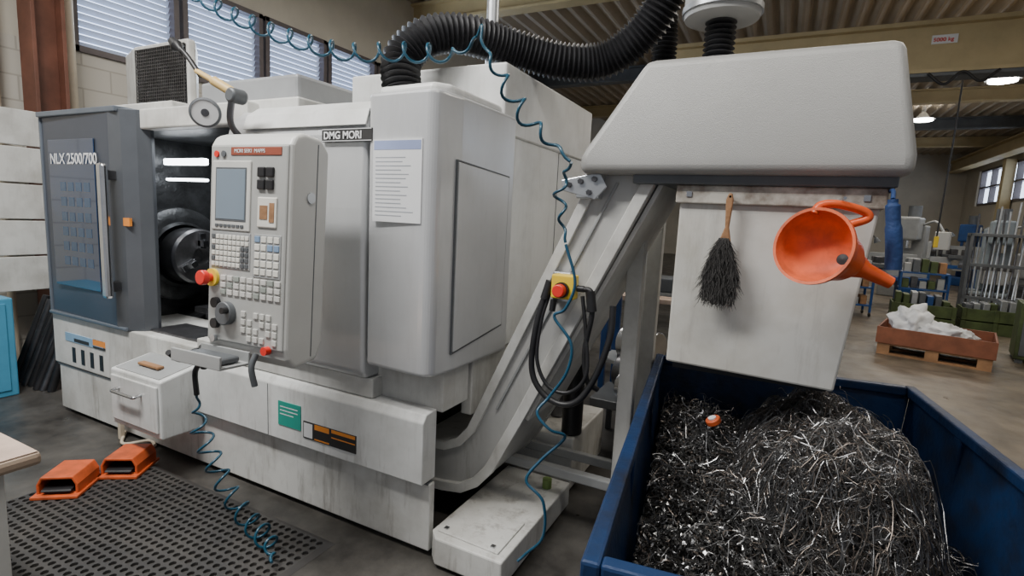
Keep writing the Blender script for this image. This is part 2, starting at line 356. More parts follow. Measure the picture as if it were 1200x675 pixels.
def ring(name,pts,ax,a0,a1,w,mat):
    c=Vector((sum(p[0] for p in pts)/len(pts),sum(p[1] for p in pts)/len(pts)))
    n=len(pts);inn=[]
    for p in pts:
        d=(c-Vector(p)).normalized();inn.append(tuple(Vector(p)+d*w))
    def P(p,a): return {'x':(a,p[0],p[1]),'y':(p[0],a,p[1]),'z':(p[0],p[1],a)}[ax]
    v=[P(p,a) for a in (a0,a1) for p in list(pts)+inn];f=[]
    for i in range(n):
        j=(i+1)%n
        f+=[(i,j,n+j,n+i),(2*n+i,3*n+i,3*n+j,2*n+j),(i,2*n+i,2*n+j,j),(n+i,n+j,3*n+j,3*n+i)]
    return mk(name,v,f,mat)
ring('side_door_groove',pp,'x',.018,.0305,.007,greyd)
prism('side_door_panel',[(.070,.980),(.524,1.038),(.538,1.792),(.070,1.820)],'x',.02,.034,silver2,.003)
boxes('logo_plate',[(-.635,-.335,-.066,-.055,1.895,1.953)],lab_k,.003)
text('logo_text','DMG MORI',(-.622,-.068,1.908),.046,lab_w,bold=.0012)
boxes('logo_border',[(-.632,-.338,-.0675,-.066,1.948,1.951),(-.632,-.338,-.0675,-.066,1.897,1.900)],lab_w)
boxes('warning_label',[(-.315,-.055,-.0795,-.07,1.55,1.90)],lab_w)
boxes('label_header',[(-.31,-.06,-.0803,-.079,1.855,1.893)],M('label_lilac',(.30,.36,.58),.5))
ll=[]
for i in range(15):
    z=1.825-i*.0175;ll.append((-.30,-.30+.22*(.6+.4*random.random()),-.0803,-.079,z-.004,z))
boxes('label_lines',ll,M('label_ink',(.40,.42,.46),.6))
boxes('floor_label_green',[(-.965,-.80,-.049,-.045,.455,.585)],green)
boxes('label_green_lines',[(-.95,-.82,-.0495,-.045,.555,.56),(-.95,-.82,-.0495,-.045,.535,.54),(-.95,-.85,-.0495,-.045,.515,.52)],lab_w)
boxes('floor_label_black',[(-.78,-.425,-.049,-.045,.425,.515)],lab_k)
boxes('label_orange_strips',[(-.70,-.60,-.0495,-.045,.485,.512),(-.585,-.43,-.0495,-.045,.495,.512),(-.70,-.60,-.0495,-.045,.43,.437),(-.585,-.43,-.0495,-.045,.468,.474)],lab_o)
boxes('label_icon',[(-.775,-.715,-.0495,-.045,.432,.508)],lab_w)
boxes('left_label_blue',[(-3.22,-2.72,-.014,-.01,.56,.62)],M('lblu',(.25,.42,.6),.5))
boxes('left_label_orange',[(-2.85,-2.70,-.0145,-.01,.58,.62)],lab_o)
boxes('left_label_dark',[(-3.1,-2.9,-.0145,-.01,.565,.59),(-2.85,-2.7,-.0145,-.01,.56,.575)],lab_k)
for i in range(4):
    x=-3.14+i*.12;boxes('vent_%d'%i,[(x,x+.045,-.013,-.01,.41,.52)],black,.004)
# ============================================================ mist unit
grp('mist_extractor',(-3.2,.75,2.19))
pl=[(-3.95,.95),(-3.93,.86),(-3.85,.80),(-3.50,.68),(-2.80,.68),(-2.80,.74),(-3.1,.95)]
prism('housing',pl,'z',2.19,2.80,white2,.02,3)
boxes('stand',[(-3.4,-2.9,.74,1.0,2.188,2.2)],white2)
box('grille_back',-3.46,-2.82,.672,.681,2.28,2.76,black,.004)
gr=[(-3.46+.025*i,-3.453+.025*i,.662,.668,2.28,2.76) for i in range(26)]+[(-3.46,-2.82,.664,.67,2.28+.025*i,2.287+.025*i) for i in range(20)]
boxes('grille_mesh',gr,steeld)
# ============================================================ drawer cabinet
grp('tool_drawer_cabinet',(-1.9,-.13,.0))
prism('body',[(-.25,.265),(-.25,.60),(-.04,.645),(-.0105,.645),(-.0105,.265)],'x',-2.15,-1.655,white,.01)
prism('top_tray',[(-.235,.604),(-.03,.648),(-.03,.652),(-.235,.608)],'x',-2.12,-1.69,greym,.001)
box('drawer_front',-2.13,-1.675,-.262,-.25,.30,.57,white,.006)
tube('handle',[(-2.04,-.262,.50),(-2.04,-.30,.495),(-2.0,-.305,.495),(-1.86,-.305,.495),(-1.82,-.30,.495),(-1.82,-.262,.50)],.009,steel)
boxes('brushes',[(-2.0,-1.8,-.18,-.14,.628,.645)],wood,.005)
# ============================================================ pendant
e=grp('control_pendant',(-.855,-.5,.965),(rad(-3),0,rad(3)),True);e.scale=(1.03,1,1.085)
prism('case',[(0,.06),(0,.80),(.02,.835),(.06,.85),(.15,.845),(.2,.80),(.2,.07),(.17,.0),(.05,-.02),(.01,.02)],'x',0,.445,pend,.018,4,False)
box('front_bezel',.012,.433,-.006,.01,.05,.80,M('bezel',(.40,.405,.39),.4),.008)
boxes('brand_strip',[(.13,.40,-.009,-.004,.76,.79)],M('strip',(.28,.07,.04),.5),.002)
text('strip_text','MORI SEIKI  MAPPS',(.15,-.010,.769),.02,lab_w)
cyl('strip_lamp_1',(.05,-.012,.765),(.05,-.004,.765),.012,red);cyl('strip_lamp_2',(.09,-.012,.765),(.09,-.004,.765),.012,greyd)
box('screen_bezel',.03,.245,-.012,-.004,.48,.74,M('scrbez',(.56,.56,.53),.45),.008)
box('screen_recess',.052,.225,-.0135,-.011,.515,.715,greyd,.004)
box('screen',.058,.219,-.015,-.012,.522,.708,screen,.002)
boxes('softkeys',[(.055+.0235*i,.073+.0235*i,-.015,-.011,.492,.503) for i in range(7)],greyd,.001)
for i,(x,z) in enumerate([(.30,.70),(.30,.655),(.345,.70),(.345,.655)]): box('slot_%d'%i,x-.018,x+.02,-.016,-.004,z-.018,z+.018,black,.004)
box('usb_panel',.285,.385,-.012,-.004,.50,.61,cream,.004);boxes('usb_ports',[(.30,.34,-.014,-.011,.53,.58),(.35,.375,-.014,-.011,.52,.59)],wood)
box('key_panel',.028,.25,-.009,-.004,.335,.475,greym,.003)
kb=[];kd=[]
for r_ in range(6):
    for c in range(9):
        (kd if (c>6 and r_<4) or (c==0 and r_%2) else kb).append((.035+c*.0235,.035+c*.0235+.019,-.0125,-.004,.342+r_*.021,.342+r_*.021+.016))
boxes('keys',kb,cream,.002);boxes('keys_grey',kd,greyd,.002)
box('side_key_panel',.268,.412,-.009,-.004,.315,.475,greym,.003)
kb=[(.275+c*.034,.275+c*.034+.027,-.012,-.004,.325+r_*.03,.325+r_*.03+.023) for r_ in range(5) for c in range(4)]
boxes('side_keys',kb[:14],cream,.002);boxes('side_keys_b',kb[14:17],M('key_blue',(.2,.3,.45),.45),.002);boxes('side_keys_c',kb[17:],cream,.002)
kb=[(.09+c*.037,.09+c*.037+.029,-.012,-.004,.235+r_*.027,.235+r_*.027+.02) for r_ in range(3) for c in range(9)]
boxes('machine_keys',[q for i,q in enumerate(kb) if i%5],M('mkeys',(.60,.59,.56),.4),.002)
boxes('machine_keys_color',[q for i,q in enumerate(kb) if not i%5],M('mkeysc',(.30,.33,.30),.4),.002)
boxes('machine_keys_grid',[(.21+c*.034,.234+c*.034,-.012,-.004,.07+r_*.03,.092+r_*.03) for r_ in range(4) for c in range(6) if (r_+c)%4],M('mkeys2',(.55,.55,.52),.4),.002)
cyl('estop_base',(.045,-.02,.295),(.045,-.004,.295),.034,yellow);cyl('estop_stem',(.045,-.045,.295),(.045,-.02,.295),.016,red);cyl('estop_head',(.045,-.07,.295),(.045,-.042,.295),.028,red,bev=.004)
cyl('handwheel',(.135,-.035,.165),(.135,-.004,.165),.045,greyd,bev=.004);cyl('handwheel_knob',(.16,-.06,.18),(.16,-.035,.18),.012,black)
cyl('override_knob',(.07,-.025,.20),(.07,-.004,.20),.02,black);cyl('feed_knob',(.07,-.025,.12),(.07,-.004,.12),.02,black)
cyl('start_button',(.06,-.02,.06),(.06,-.004,.06),.014,galv);cyl('stop_button',(.36,-.03,.05),(.36,-.004,.05),.016,red)
cyl('side_lock',(.445,.10,.62),(.452,.10,.62),.02,galv)
boxes('side_seam',[(.4445,.4465,.13,.134,.02,.82)],greyd)
prism('hand_tray',[(-.14,-.02),(-.14,.03),(-.13,.03),(-.13,-.01),(-.01,-.01),(-.01,.03),(0,.03),(0,-.02)],'x',-.02,.26,greym,.003)
box('tray_phone',.02,.24,-.12,-.03,-.008,.018,greyd,.012,3)
tube('key_lanyard',[(.3,-.01,.03),(.30,-.03,-.02),(.31,-.02,-.09)],.012,greyd)
box('support_arm',.03,.13,.19,.43,.45,.55,greym,.01)
grp('dial_gauge_stand',(-1.2,-.15,2.0))
tube('gooseneck',[(-1.48,-.2,2.36),(-1.40,-.2,2.30),(-1.30,-.2,2.20)],.012,black)
v,f=lathe_g([(0,.0),(0,.02),(.05,.03),(.08,.014),(.1,.012)],(-1.52,-.2,2.385),(.6,0,-.45),16);mk('nozzle',v,f,black,smooth=True)
tube('beige_arm',[(-1.33,-.2,2.225),(-1.2,-.2,2.17),(-1.08,-.18,2.11)],[.014]*8+[.024]*9,M('arm_wood',(.66,.46,.18),.5))
cyl('arm_joint',(-1.08,-.21,2.10),(-1.08,-.13,2.10),.035,greyd,bev=.01)
tube('drop_rod',[(-1.10,-.18,2.10),(-1.14,-.16,1.98),(-1.15,-.08,1.90)],.016,steeld)
HX=Vector((.72,-.68,-.12))
v,f=lathe_g([(0,.058),(-.004,.068),(-.02,.068),(-.045,.045),(-.06,.001)],(-1.17,-.27,2.01),HX,32);mk('gauge_body',v,f,greyd,smooth=True)
v,f=lathe_g([(-.004,0.001),(-.004,.058)],(-1.17,-.27,2.01),HX,32);mk('dial_face',v,f,M('dial_white',(.60,.61,.62),.25),smooth=True)
v,f=lathe_g([(.0,0.001),(.0,.016),(-.004,.018)],(-1.17,-.27,2.01),HX,24);mk('dial_hub',v,f,steeld,smooth=True)
box('lamp_bracket',-1.18,-1.10,-.09,-.05,1.86,1.94,greyd,.006)
# ============================================================ hoses
grp('ventilation_hose',(-.4,.25,2.14))
corr('hose',[(-.41,.25,2.11),(-.44,.25,2.24),(-.45,.28,2.35),(-.37,.36,2.46),(-.24,.5,2.50),(-.07,.7,2.475),(.16,.85,2.43),(.36,.95,2.45),(.54,.95,2.56),(.66,.92,2.72),(.72,.9,2.95),(.74,.9,3.6)],.088,hosebl,.026,.010)
cyl('collar',(-.41,.25,2.09),(-.41,.25,2.15),.10,greyd)
grp('ventilation_hose.001',(.68,1.15,2.3))
corr('hose',[(.60,1.20,2.2),(.61,1.20,2.45),(.60,1.20,2.7),(.52,1.22,3.1),(.48,1.25,3.6)],.06,hosebl)
cyl('pipe_stub',(.60,1.20,.0),(.60,1.20,2.22),.05,galv)
grp('dust_collector',(.93,.8,2.5))
corr('hose',[(.96,.7,2.2),(.96,.7,2.35),(.96,.7,2.50)],.058,hosebl)
v,f=lathe_g([(0,0),(0,.13),(.01,.155),(.03,.16),(.55,.16),(.56,.155),(.6,.1),(1.4,.1)],(.96,.7,2.49),(0,0,1),48);mk('canister',v,f,hoodg,smooth=True)
v,f=lathe_g([(0,.161),(0,.168),(.025,.168),(.025,.161)],(.96,.7,2.52),(0,0,1),48);mk('clamp_band',v,f,galv,smooth=True)
grp('signal_mast',(-.3,.9,2.34))
cyl('mast',(-.31,.9,2.34),(-.32,.9,3.5),.035,galv);cyl('flange',(-.31,.9,2.34),(-.31,.9,2.44),.05,steel,bev=.004);cyl('flange_top',(-.31,.9,2.5),(-.31,.9,2.53),.045,steel)
grp('coiled_air_hose',(-.7,.1,2.4))
coil('coil_run',[(-1.90,.1,2.76),(-1.70,.1,2.70),(-1.49,.1,2.61),(-1.09,.1,2.46),(-.68,.1,2.345),(-.32,.1,2.31),(.0,.05,2.26),(.14,.0,2.30)],.04,.15,.0065,bluet)
coil('coil_drop',[(.17,-.02,2.28),(.21,-.02,2.21),(.29,-.02,2.10),(.39,-.02,1.97),(.50,.0,1.87),(.57,.0,1.81)],.034,.12,.0065,bluet)
tube('hang_line',[(-1.90,.1,2.76),(-2.1,.1,3.2),(-2.3,.1,3.9),(-2.4,.1,5.26)],.0055,bluet)
tube('over_hook',[(.14,.0,2.30),(.165,-.01,2.335),(.17,-.02,2.28)],.0055,bluet)
coil('lower_coil',[(.57,.0,1.81),(.53,.05,1.77),(.50,.08,1.70),(.51,.1,1.59),(.53,.1,1.5)],.03,.10,.006,bluet)
tube('air_line',[(.53,.1,1.5),(.58,.1,1.35),(.545,.1,1.24),(.50,.1,1.20),(.58,.1,1.10),(.57,.1,.98),(.50,.1,.86),(.47,.05,.80),(.53,.05,.74),(.58,.1,.70),(.50,.05,.60),(.46,.0,.52),(.54,.0,.45),(.55,.0,.30),(.48,.0,.20),(.45,-.02,.165)],.0065,M('hose_blue',(.015,.075,.135),.3))
grp('air_gun_hose',(-1.1,-.4,.1))
tube('feed',[(-.92,-.62,.97),(-.95,-.55,.92),(-1.0,-.45,.93),(-1.07,-.38,.86),(-1.16,-.36,.78),(-1.17,-.35,.66)],.013,black)
cyl('air_gun_body',(-1.02,-.41,.93),(-.92,-.46,.945),.018,steeld);cyl('air_gun_grip',(-.98,-.42,.93),(-1.0,-.42,.84),.014,black)
coil('coil',[(-1.17,-.35,.66),(-1.19,-.33,.50),(-1.15,-.31,.36),(-1.07,-.30,.23),(-.95,-.30,.12),(-.80,-.32,.07),(-.65,-.36,.065),(-.52,-.45,.065)],.045,.10,.0065,bluet)
# ============================================================ coolant tank
grp('coolant_tank',(.18,.35,0))
prism('tank_body',[(.0,.0),(.05,-.05),(.39,-.05),(.39,.76),(.0,.76)],'z',.02,.15,white2,.008)
prism('tank_lid',[(.03,.0),(.35,-.01),(.35,.26),(.03,.22)],'z',.15,.158,white2,.003)
boxes('lid_screws',[(.30,.32,.01,.03,.158,.164),(.05,.07,.02,.04,.158,.164)],steel)
box('tank_rear',-.05,.34,.90,1.5,.02,.34,white2,.01)
box('casters',.05,.3,.1,.6,0,.03,steeld)
cyl('coolant_pump',(.30,.98,.34),(.30,.98,.82),.06,black,bev=.01);cyl('pump_cap',(.30,.98,.82),(.30,.98,.88),.065,greyd)
cyl('coolant_pump_small',(.12,1.2,.34),(.12,1.2,.7),.05,steeld,bev=.01)
cyl('outlet_cap',(.30,.64,.15),(.30,.64,.20),.025,M('cap_green',(.2,.3,.08),.5))
# ============================================================ conveyor
grp('chip_conveyor',(.5,.55,0))
convg=M('conveyor_grey',(.48,.48,.465),.4,.1,.08,2,grime=.9)
out=[(-.34,.165),(-.15,.17),(-.03,.19),(.06,.25),(.14,.345),(.29,.64),(.86,1.84),(.58,1.84),(.535,1.75),(-.02,.53),(-.08,.46),(-.16,.42),(-.34,.41)]
prism('incline_casing',out,'y',.31,.82,convg,.006)
def strip(name,line,w,y0,y1,mat):
    v=[];f=[]
    n=len(line)
    for i,p in enumerate(line):
        a=Vector(line[max(i-1,0)]);b=Vector(line[min(i+1,n-1)]);t=(b-a).normalized();q=Vector((-t.y,t.x))*w
        for s in (0,1):
            c=Vector(p)+q*s
            v+=[(c.x,y0,c.y),(c.x,y1,c.y)]
    for i in range(n-1):
        o=i*4;f+=[(o,o+4,o+6,o+2),(o+1,o+3,o+7,o+5),(o,o+1,o+5,o+4),(o+2,o+6,o+7,o+3)]
    f+=[(0,2,3,1),(4*n-4,4*n-3,4*n-1,4*n-2)]
    return mk(name,v,f,mat,.003)
low=[(-.34,.16),(-.15,.165),(-.03,.185),(.065,.245),(.145,.34),(.295,.64),(.835,1.79)]
up=[(-.34,.42),(-.15,.43),(-.07,.47),(-.01,.54),(.54,1.76)]
strip('flange_lower',low,.05,.285,.312,white2);strip('flange_upper',up,-.045,.29,.312,white2)
strip('flange_lower_rear',low,.05,.82,.845,white2)
strip('side_rib',[(.15,.66),(.67,1.76)],.012,.300,.312,greym)
strip('underside_flange',[(.305,.63),(.86,1.78)],.02,.33,.80,white2)
def frust(name,b,t,z0,zm,z1,mat,bev):
    v=[(b[0],b[2],z0),(b[1],b[2],z0),(b[1],b[3],z0),(b[0],b[3],z0),(b[0],b[2],zm),(b[1],b[2],zm),(b[1],b[3],zm),(b[0],b[3],zm),(t[0],t[2],z1),(t[1],t[2],z1),(t[1],t[3],z1),(t[0],t[3],z1)]
    f=[(0,3,2,1),(8,9,10,11)]
    for o in (0,4):
        for i in range(4): j=(i+1)%4;f.append((o+i,o+j,o+4+j,o+4+i))
    return mk(name,v,f,mat,bev,5,True)
frust('discharge_hood',(.52,1.655,.21,.95),(.755,1.59,.27,.90),1.79,1.86,2.235,hoodg,.035)
box('hood_lower_lip',.74,1.62,.25,.90,1.755,1.80,greyd,.006)
stained=M('box_top_stain',(.50,.48,.43),.5,0,.3,8,stain=(.13,.09,.06))
box('chute_box_collar',.91,1.60,.272,.86,1.685,1.755,stained,.005)
vb=[(.925,.29,1.045),(1.52,.29,1.03),(1.52,.82,1.03),(.925,.82,1.045),(.925,.29,1.69),(1.585,.29,1.69),(1.585,.84,1.69),(.925,.84,1.69)]
mk('chute_box',vb,boxg(0,1,0,1,0,1)[1],M('chute_white',(.58,.575,.545),.45,0,.1,3,stain=(.46,.44,.39),grime=1.6),.008,2)
box('chute_bottom_gap',.95,1.50,.31,.80,1.02,1.046,black,0)
boxes('hinge_bolts',[(1.53,1.55,.268,.275,1.71,1.73),(.95,.97,.268,.275,1.71,1.73)],steel)
prism('side_bracket',[(.43,1.765),(.60,1.80),(.635,1.74),(.585,1.685),(.44,1.72)],'y',.255,.268,galv,.004)
for i,(x,z) in enumerate([(.47,1.745),(.52,1.76),(.58,1.77),(.56,1.715)]): cyl('bracket_bolt_%d'%i,(x,.243,z),(x,.27,z),.012,steeld,n=6)
box('bracket_arm',.50,.60,.256,.315,1.69,1.74,galv,.006)
boxes('support_post',[(.66,.735,.58,.64,0,1.80)],white2,.006)
boxes('support_post_rear',[(.66,.735,.98,1.04,0,1.80)],white2,.006)
boxes('support_beam',[(.0,.72,.55,.60,.27,.32),(-.05,.72,.84,.88,.24,.29)],greym,.006)
boxes('post_foot',[(.62,.78,.54,.68,0,.012)],steeld)
boxes('drive_motor',[(1.0,1.3,.82,.95,1.45,1.7)],greyd,.02)
# e-stop with its cable loops
grp('emergency_stop_box',(.48,.2,1.31))
box('box',.435,.54,.20,.26,1.26,1.365,yellow,.008,3)
cyl('collar',(.487,.185,1.30),(.487,.2,1.30),.034,black);cyl('button',(.487,.15,1.30),(.487,.185,1.30),.028,red,bev=.005)
box('mount_plate',.42,.50,.26,.30,1.24,1.37,galv,.004)
cyl('gland_left',(.44,.23,1.25),(.435,.23,1.20),.014,black);cyl('gland_right',(.545,.23,1.31),(.575,.23,1.31),.014,black)
tube('cable_1',[(.42,.23,1.32),(.395,.22,1.24),(.37,.2,1.08),(.37,.2,.92),(.43,.2,.83),(.52,.2,.80),(.60,.2,.84),(.66,.22,.96),(.70,.24,1.12),(.70,.25,1.25)],.014,black)
tube('cable_2',[(.575,.23,1.31),(.61,.22,1.30),(.62,.22,1.20),(.60,.22,1.05),(.62,.22,.92),(.66,.25,.88)],.012,black)
tube('cable_3',[(.42,.23,1.28),(.395,.21,1.15),(.39,.2,.98),(.45,.2,.87),(.55,.2,.86),(.62,.2,.95),(.60,.22,1.12),(.57,.23,1.28)],.009,black)
cyl('strain_relief',(.42,.23,1.33),(.40,.222,1.25),.02,black);cyl('strain_relief_2',(.605,.222,1.305),(.62,.22,1.22),.02,black)
# ============================================================ brush
grp('bench_brush',(1.11,.24,1.5))
prism('handle',[(1.098,1.70),(1.106,1.725),(1.118,1.725),(1.124,1.70),(1.118,1.60),(1.13,1.54),(1.085,1.54),(1.104,1.60)],'y',.235,.255,wood,.005,3)
cyl('hook',(1.112,.235,1.712),(1.112,.29,1.712),.004,steel)
v=[];f=[]
for i in range(2600):
    t=random.random()
    wz=1.56-t*.22;wd=.022+.078*min(1,(t*1.6))*(1-.35*t)
    s_=random.uniform(-1,1);x=1.105+s_*wd*.75;yy=.245-random.random()*.03
    dx=s_*.012*(1-t)+random.gauss(0,.012);p0=Vector((x,yy,wz));p1=p0+Vector((dx,-.008+random.gauss(0,.008),-.025-random.random()*.03))
    n=len(v);s=.0013;v+=[p0+Vector((-s,0,0)),p0+Vector((s,0,0)),p1+Vector((s*.3,-.001,0)),p1+Vector((-s*.3,-.001,0))];f.append((n,n+1,n+2,n+3))
mk('bristles',v,f,bristle)
prism('bristle_core',[(1.09,1.56),(1.12,1.56),(1.15,1.47),(1.155,1.40),(1.143,1.33),(1.125,1.30),(1.107,1.325),(1.09,1.30),(1.065,1.33),(1.053,1.41),(1.06,1.47)],'y',.225,.262,bristle,.01,3)
# ============================================================ funnel
grp('funnel',(1.40,.12,1.57))
ax=Vector((-.42,-.84,.16)).normalized()
sp=Vector((.66,.12,-.30)).normalized()
c=Vector((1.385,.03,1.555))
def loft(secs,n=40):
    v=[];f=[]
    for (cc,nn,r_) in secs:
        nn=nn.normalized();u=nn.cross(Vector((0,0,1))).normalized();w=u.cross(nn)
        for k in range(n):
            a=2*math.pi*k/n;v.append(cc+(u*math.cos(a)+w*math.sin(a))*r_)
    for i in range(len(secs)-1):
        for k in range(n): f.append((i*n+k,i*n+(k+1)%n,(i+1)*n+(k+1)%n,(i+1)*n+k))
    return v,f
R0=.116
secs=[(c+ax*.002,ax,R0+.007),(c,ax,R0+.007),(c-ax*.012,ax,R0+.007),(c-ax*.012,ax,R0),(c-ax*.05,ax,R0-.006),(c-ax*.08+sp*.015,ax*.9-sp*.15,R0-.022),(c-ax*.095+sp*.06,ax*.6-sp*.45,.072),(c-ax*.09+sp*.105,ax*.2-sp*.8,.040),(c-ax*.08+sp*.14,-sp,.026),(c-ax*.07+sp*.225,-sp,.019)]
v,f=loft(secs);mk('outer_shell',v,f,funnelm,smooth=True)
secs2=[(c+ax*.002,ax,R0+.007),(c+ax*.001,ax,R0-.002),(c-ax*.05,ax,R0-.009),(c-ax*.075+sp*.012,ax*.9-sp*.1,R0-.028),(c-ax*.088+sp*.04,ax,.055),(c-ax*.09+sp*.06,ax,.018)]
v,f=loft(secs2);mk('inner_shell',v,f,funnelin,smooth=True)
v,f=loft([(c-ax*.091+sp*.06,ax,.024),(c-ax*.089+sp*.06,ax,.0005)]);mk('throat',v,f,black)
up=Vector((.35,.2,.9)).normalized()
h0=c-ax*.01+up*(R0+.002)
tube('handle_loop',[h0+Vector((-.05,0,-.005)),h0+Vector((-.035,0.01,.022)),h0+Vector((0.01,.02,.028)),h0+Vector((.085,.05,.010)),h0+Vector((.10,.055,-.012)),h0+Vector((.05,.04,-.035))],.014,funnelm)
cyl('hook',(1.46,.07,1.708),(1.46,.28,1.708),.005,steel)
grp('blue_spray_tube',(1.6,.2,1.6))
tube('tube',[(1.602,.20,1.715),(1.607,.20,1.67),(1.622,.2,1.57),(1.629,.2,1.49)],[.015]*4+[.021]*8+[.024]*13,blueb,n=16)
tube('strap',[(1.602,.2,1.715),(1.605,.24,1.745),(1.60,.30,1.745)],.007,blueb)
# ============================================================ bin
BR=rad(7.3);BL=(.755,1.09,0)
grp('chip_bin',BL,(0,0,BR),True)
W=1.19;Ln=1.95;H=.86
def sheet(name,q,mat,th=.008):
    q=[Vector(p) for p in q];n=(q[1]-q[0]).cross(q[2]-q[0]).normalized()*th
    v=q+[p+n for p in q];return mk(name,v,[(0,1,2,3),(7,6,5,4),(0,4,5,1),(1,5,6,2),(2,6,7,3),(3,7,4,0)],mat,.001)
in_=.07
sheet('back_wall',[(0,0,H),(W,0,H),(W-in_,-in_,.12),(in_,-in_,.12)],blue)
sheet('left_wall',[(0,-Ln,H),(0,0,H),(in_,-in_,.12),(in_,-Ln+in_,.12)],blue)
sheet('right_wall',[(W,0,H),(W,-Ln,H),(W-in_,-Ln+in_,.12),(W-in_,-in_,.12)],blue)
sheet('front_wall',[(W,-Ln,H),(0,-Ln,H),(in_,-Ln+in_,.12),(W-in_,-Ln+in_,.12)],blue)
box('bottom',in_,W-in_,-Ln+in_,-in_,.11,.13,blue,.002)
boxes('rim',[(-.022,.022,-Ln-.022,.022,H-.035,H+.012),(W-.022,W+.022,-Ln-.022,.022,H-.035,H+.012),(.022,W-.022,-.022,.022,H-.035,H+.012),(.022,W-.022,-Ln-.022,-Ln+.022,H-.035,H+.012)],blue,.008)
boxes('ribs',[(-.02,.02,-.6,-.54,.2,H-.03),(-.02,.02,-1.3,-1.24,.2,H-.03),(W-.02,W+.02,-.6,-.54,.2,H-.03)],blue,.004)
boxes('fork_skids',[(.2,.34,-Ln+.1,-.1,0,.11),(W-.34,W-.2,-Ln+.1,-.1,0,.11)],blue,.004)
# swarf
grp('metal_swarf_heap',BL,(0,0,BR),True)
def dq(u,w):
    n=.22*noise.noise(Vector((u*3.2,w*3.2,7)))
    return ((u-.69)/.33)**2+((w-.80)/.57)**2+n
def hh(u,v):   # u right, v toward viewer from back
    d=dq(u,v)
    g=.54+.33*max(0,1-d)**.7*(1 if d<1 else 0)
    g+=.17*math.exp(-((u-.22)**2/.035+(v-.55)**2/.25))+.06*math.exp(-((u-.35)**2/.12+(v-1.45)**2/.2))
    g+=.075*noise.noise(Vector((u*5,v*5,0)))+.06*noise.noise(Vector((u*13,v*13,3)))
    e=min(1,max(0,(u-.92)/.18));g-=.18*e*e*(3-2*e)
    return g
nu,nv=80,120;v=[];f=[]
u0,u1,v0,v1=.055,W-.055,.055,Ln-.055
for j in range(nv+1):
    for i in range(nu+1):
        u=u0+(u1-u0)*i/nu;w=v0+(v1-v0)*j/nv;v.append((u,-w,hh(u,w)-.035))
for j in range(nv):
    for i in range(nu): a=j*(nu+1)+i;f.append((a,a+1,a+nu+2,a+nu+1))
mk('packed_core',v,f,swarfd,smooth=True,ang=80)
def strands(name,cnt,mat,region,rr,seg,Lr,curl,ribbon=False,lift=.05,up=.45,drift=.25):
    v=[];f=[]
    for _ in range(cnt):
        while True:
            u=random.uniform(u0+.02,u1-.02);w=random.uniform(v0+.02,v1-.02)
            if random.random()<region(u,w): break
        p=Vector((u,-w,hh(u,w)-.02+random.random()**1.5*lift))
        d=Vector((random.gauss(0,1),random.gauss(0,1),random.gauss(0,up))).normalized()
        ax_=Vector((random.gauss(0,1),random.gauss(0,1),random.gauss(0,1))).normalized()
        L_=random.uniform(*Lr);st=L_/seg;k=random.gauss(0,curl);P=[]
        for s in range(seg+1):
            P.append(p.copy())
            R_=Matrix.Rotation(k*st+random.gauss(0,.10),3,ax_);d=R_@d
            ax_=(ax_+Vector((random.gauss(0,.08),random.gauss(0,.08),random.gauss(0,.08)))).normalized()
            p=p+d*st+ax_*st*drift
            p.x=min(max(p.x,u0),u1);p.y=max(min(p.y,-v0),-v1)
            h=hh(p.x,-p.y)-.03
            if p.z<h: p.z=h
            if p.z>h+lift+.05: p.z=h+lift+.05
            if p.z>.985: p.z=.985
        if ribbon:
            wd=random.uniform(rr*.6,rr*1.3);n=len(v)
            for s,q in enumerate(P):
                o=Vector((math.cos(s*.9+k),math.sin(s*.9+k),.8)).normalized()*wd
                v+=[q-o,q+o]
            for s in range(seg): f.append((n+2*s,n+2*s+1,n+2*s+3,n+2*s+2))
        else:
            a,g=sweepg(P,rr,3,False);n=len(v);v+=a;f+=[tuple(i+n for i in q) for q in g]
    return mk(name,v,f,mat)
dome=lambda u,w:1 if dq(u,w)<1.1 else .0
left=lambda u,w:(.08 if dq(u,w)<1 else 1)*(1 if u<1.02 else .3)
strands('curly_wires',3000,swarf,lambda u,w:.05+dome(u,w),.0013,16,(.12,.34),55,lift=.07,up=1)
strands('tight_curls',1500,swarf,lambda u,w:.1+dome(u,w),.0012,22,(.14,.30),130,lift=.07,up=1,drift=.5)
strands('curly_wires_bright',700,swarf2,lambda u,w:.05+.9*dome(u,w),.0011,16,(.12,.30),60,lift=.07,up=1)
strands('brown_wires',2000,swarfb,lambda u,w:.03+dome(u,w),.0012,15,(.12,.32),45,lift=.07,up=1)
strands('dark_wires',1500,swarfk,lambda u,w:.03+dome(u,w),.0013,14,(.12,.30),40,lift=.05,up=.8)
strands('stray_wires',220,swarf,lambda u,w:.1+dome(u,w) if u<1.0 else .0,.0012,18,(.2,.4),25,lift=.11,up=1.2)
strands('chip_ribbons',2600,swarfk,left,.0040,8,(.03,.09),70,True,.045)
strands('chip_ribbons_grey',1500,swarf,left,.0034,8,(.03,.09),70,True,.045)
strands('chip_ribbons_bright',280,swarf2,left,.0026,8,(.03,.08),80,True,.045)
strands('chip_ribbons_brown',1500,swarfb,left,.0032,8,(.03,.08),60,True,.04)
strands('chip_ribbons_dark',3000,swarfd,left,.0042,8,(.03,.09),60,True,.04)
strands('spiral_ribbons',150,swarf2,lambda u,w:.0 if dq(u,w)<1 or w<1 else 1,.0045,22,(.12,.26),110,True,.05)
strands('left_wires',900,swarf,lambda u,w:0 if dq(u,w)<1 else 1,.0010,12,(.08,.2),40,lift=.05,up=.6)
grp('discarded_cap',(1.10,.36,.78))
cyl('cap',(1.13,.36,.800),(1.12,.355,.820),.03,orange,bev=.004);cyl('cap_dot',(1.12,.355,.820),(1.118,.354,.825),.016,lab_w)
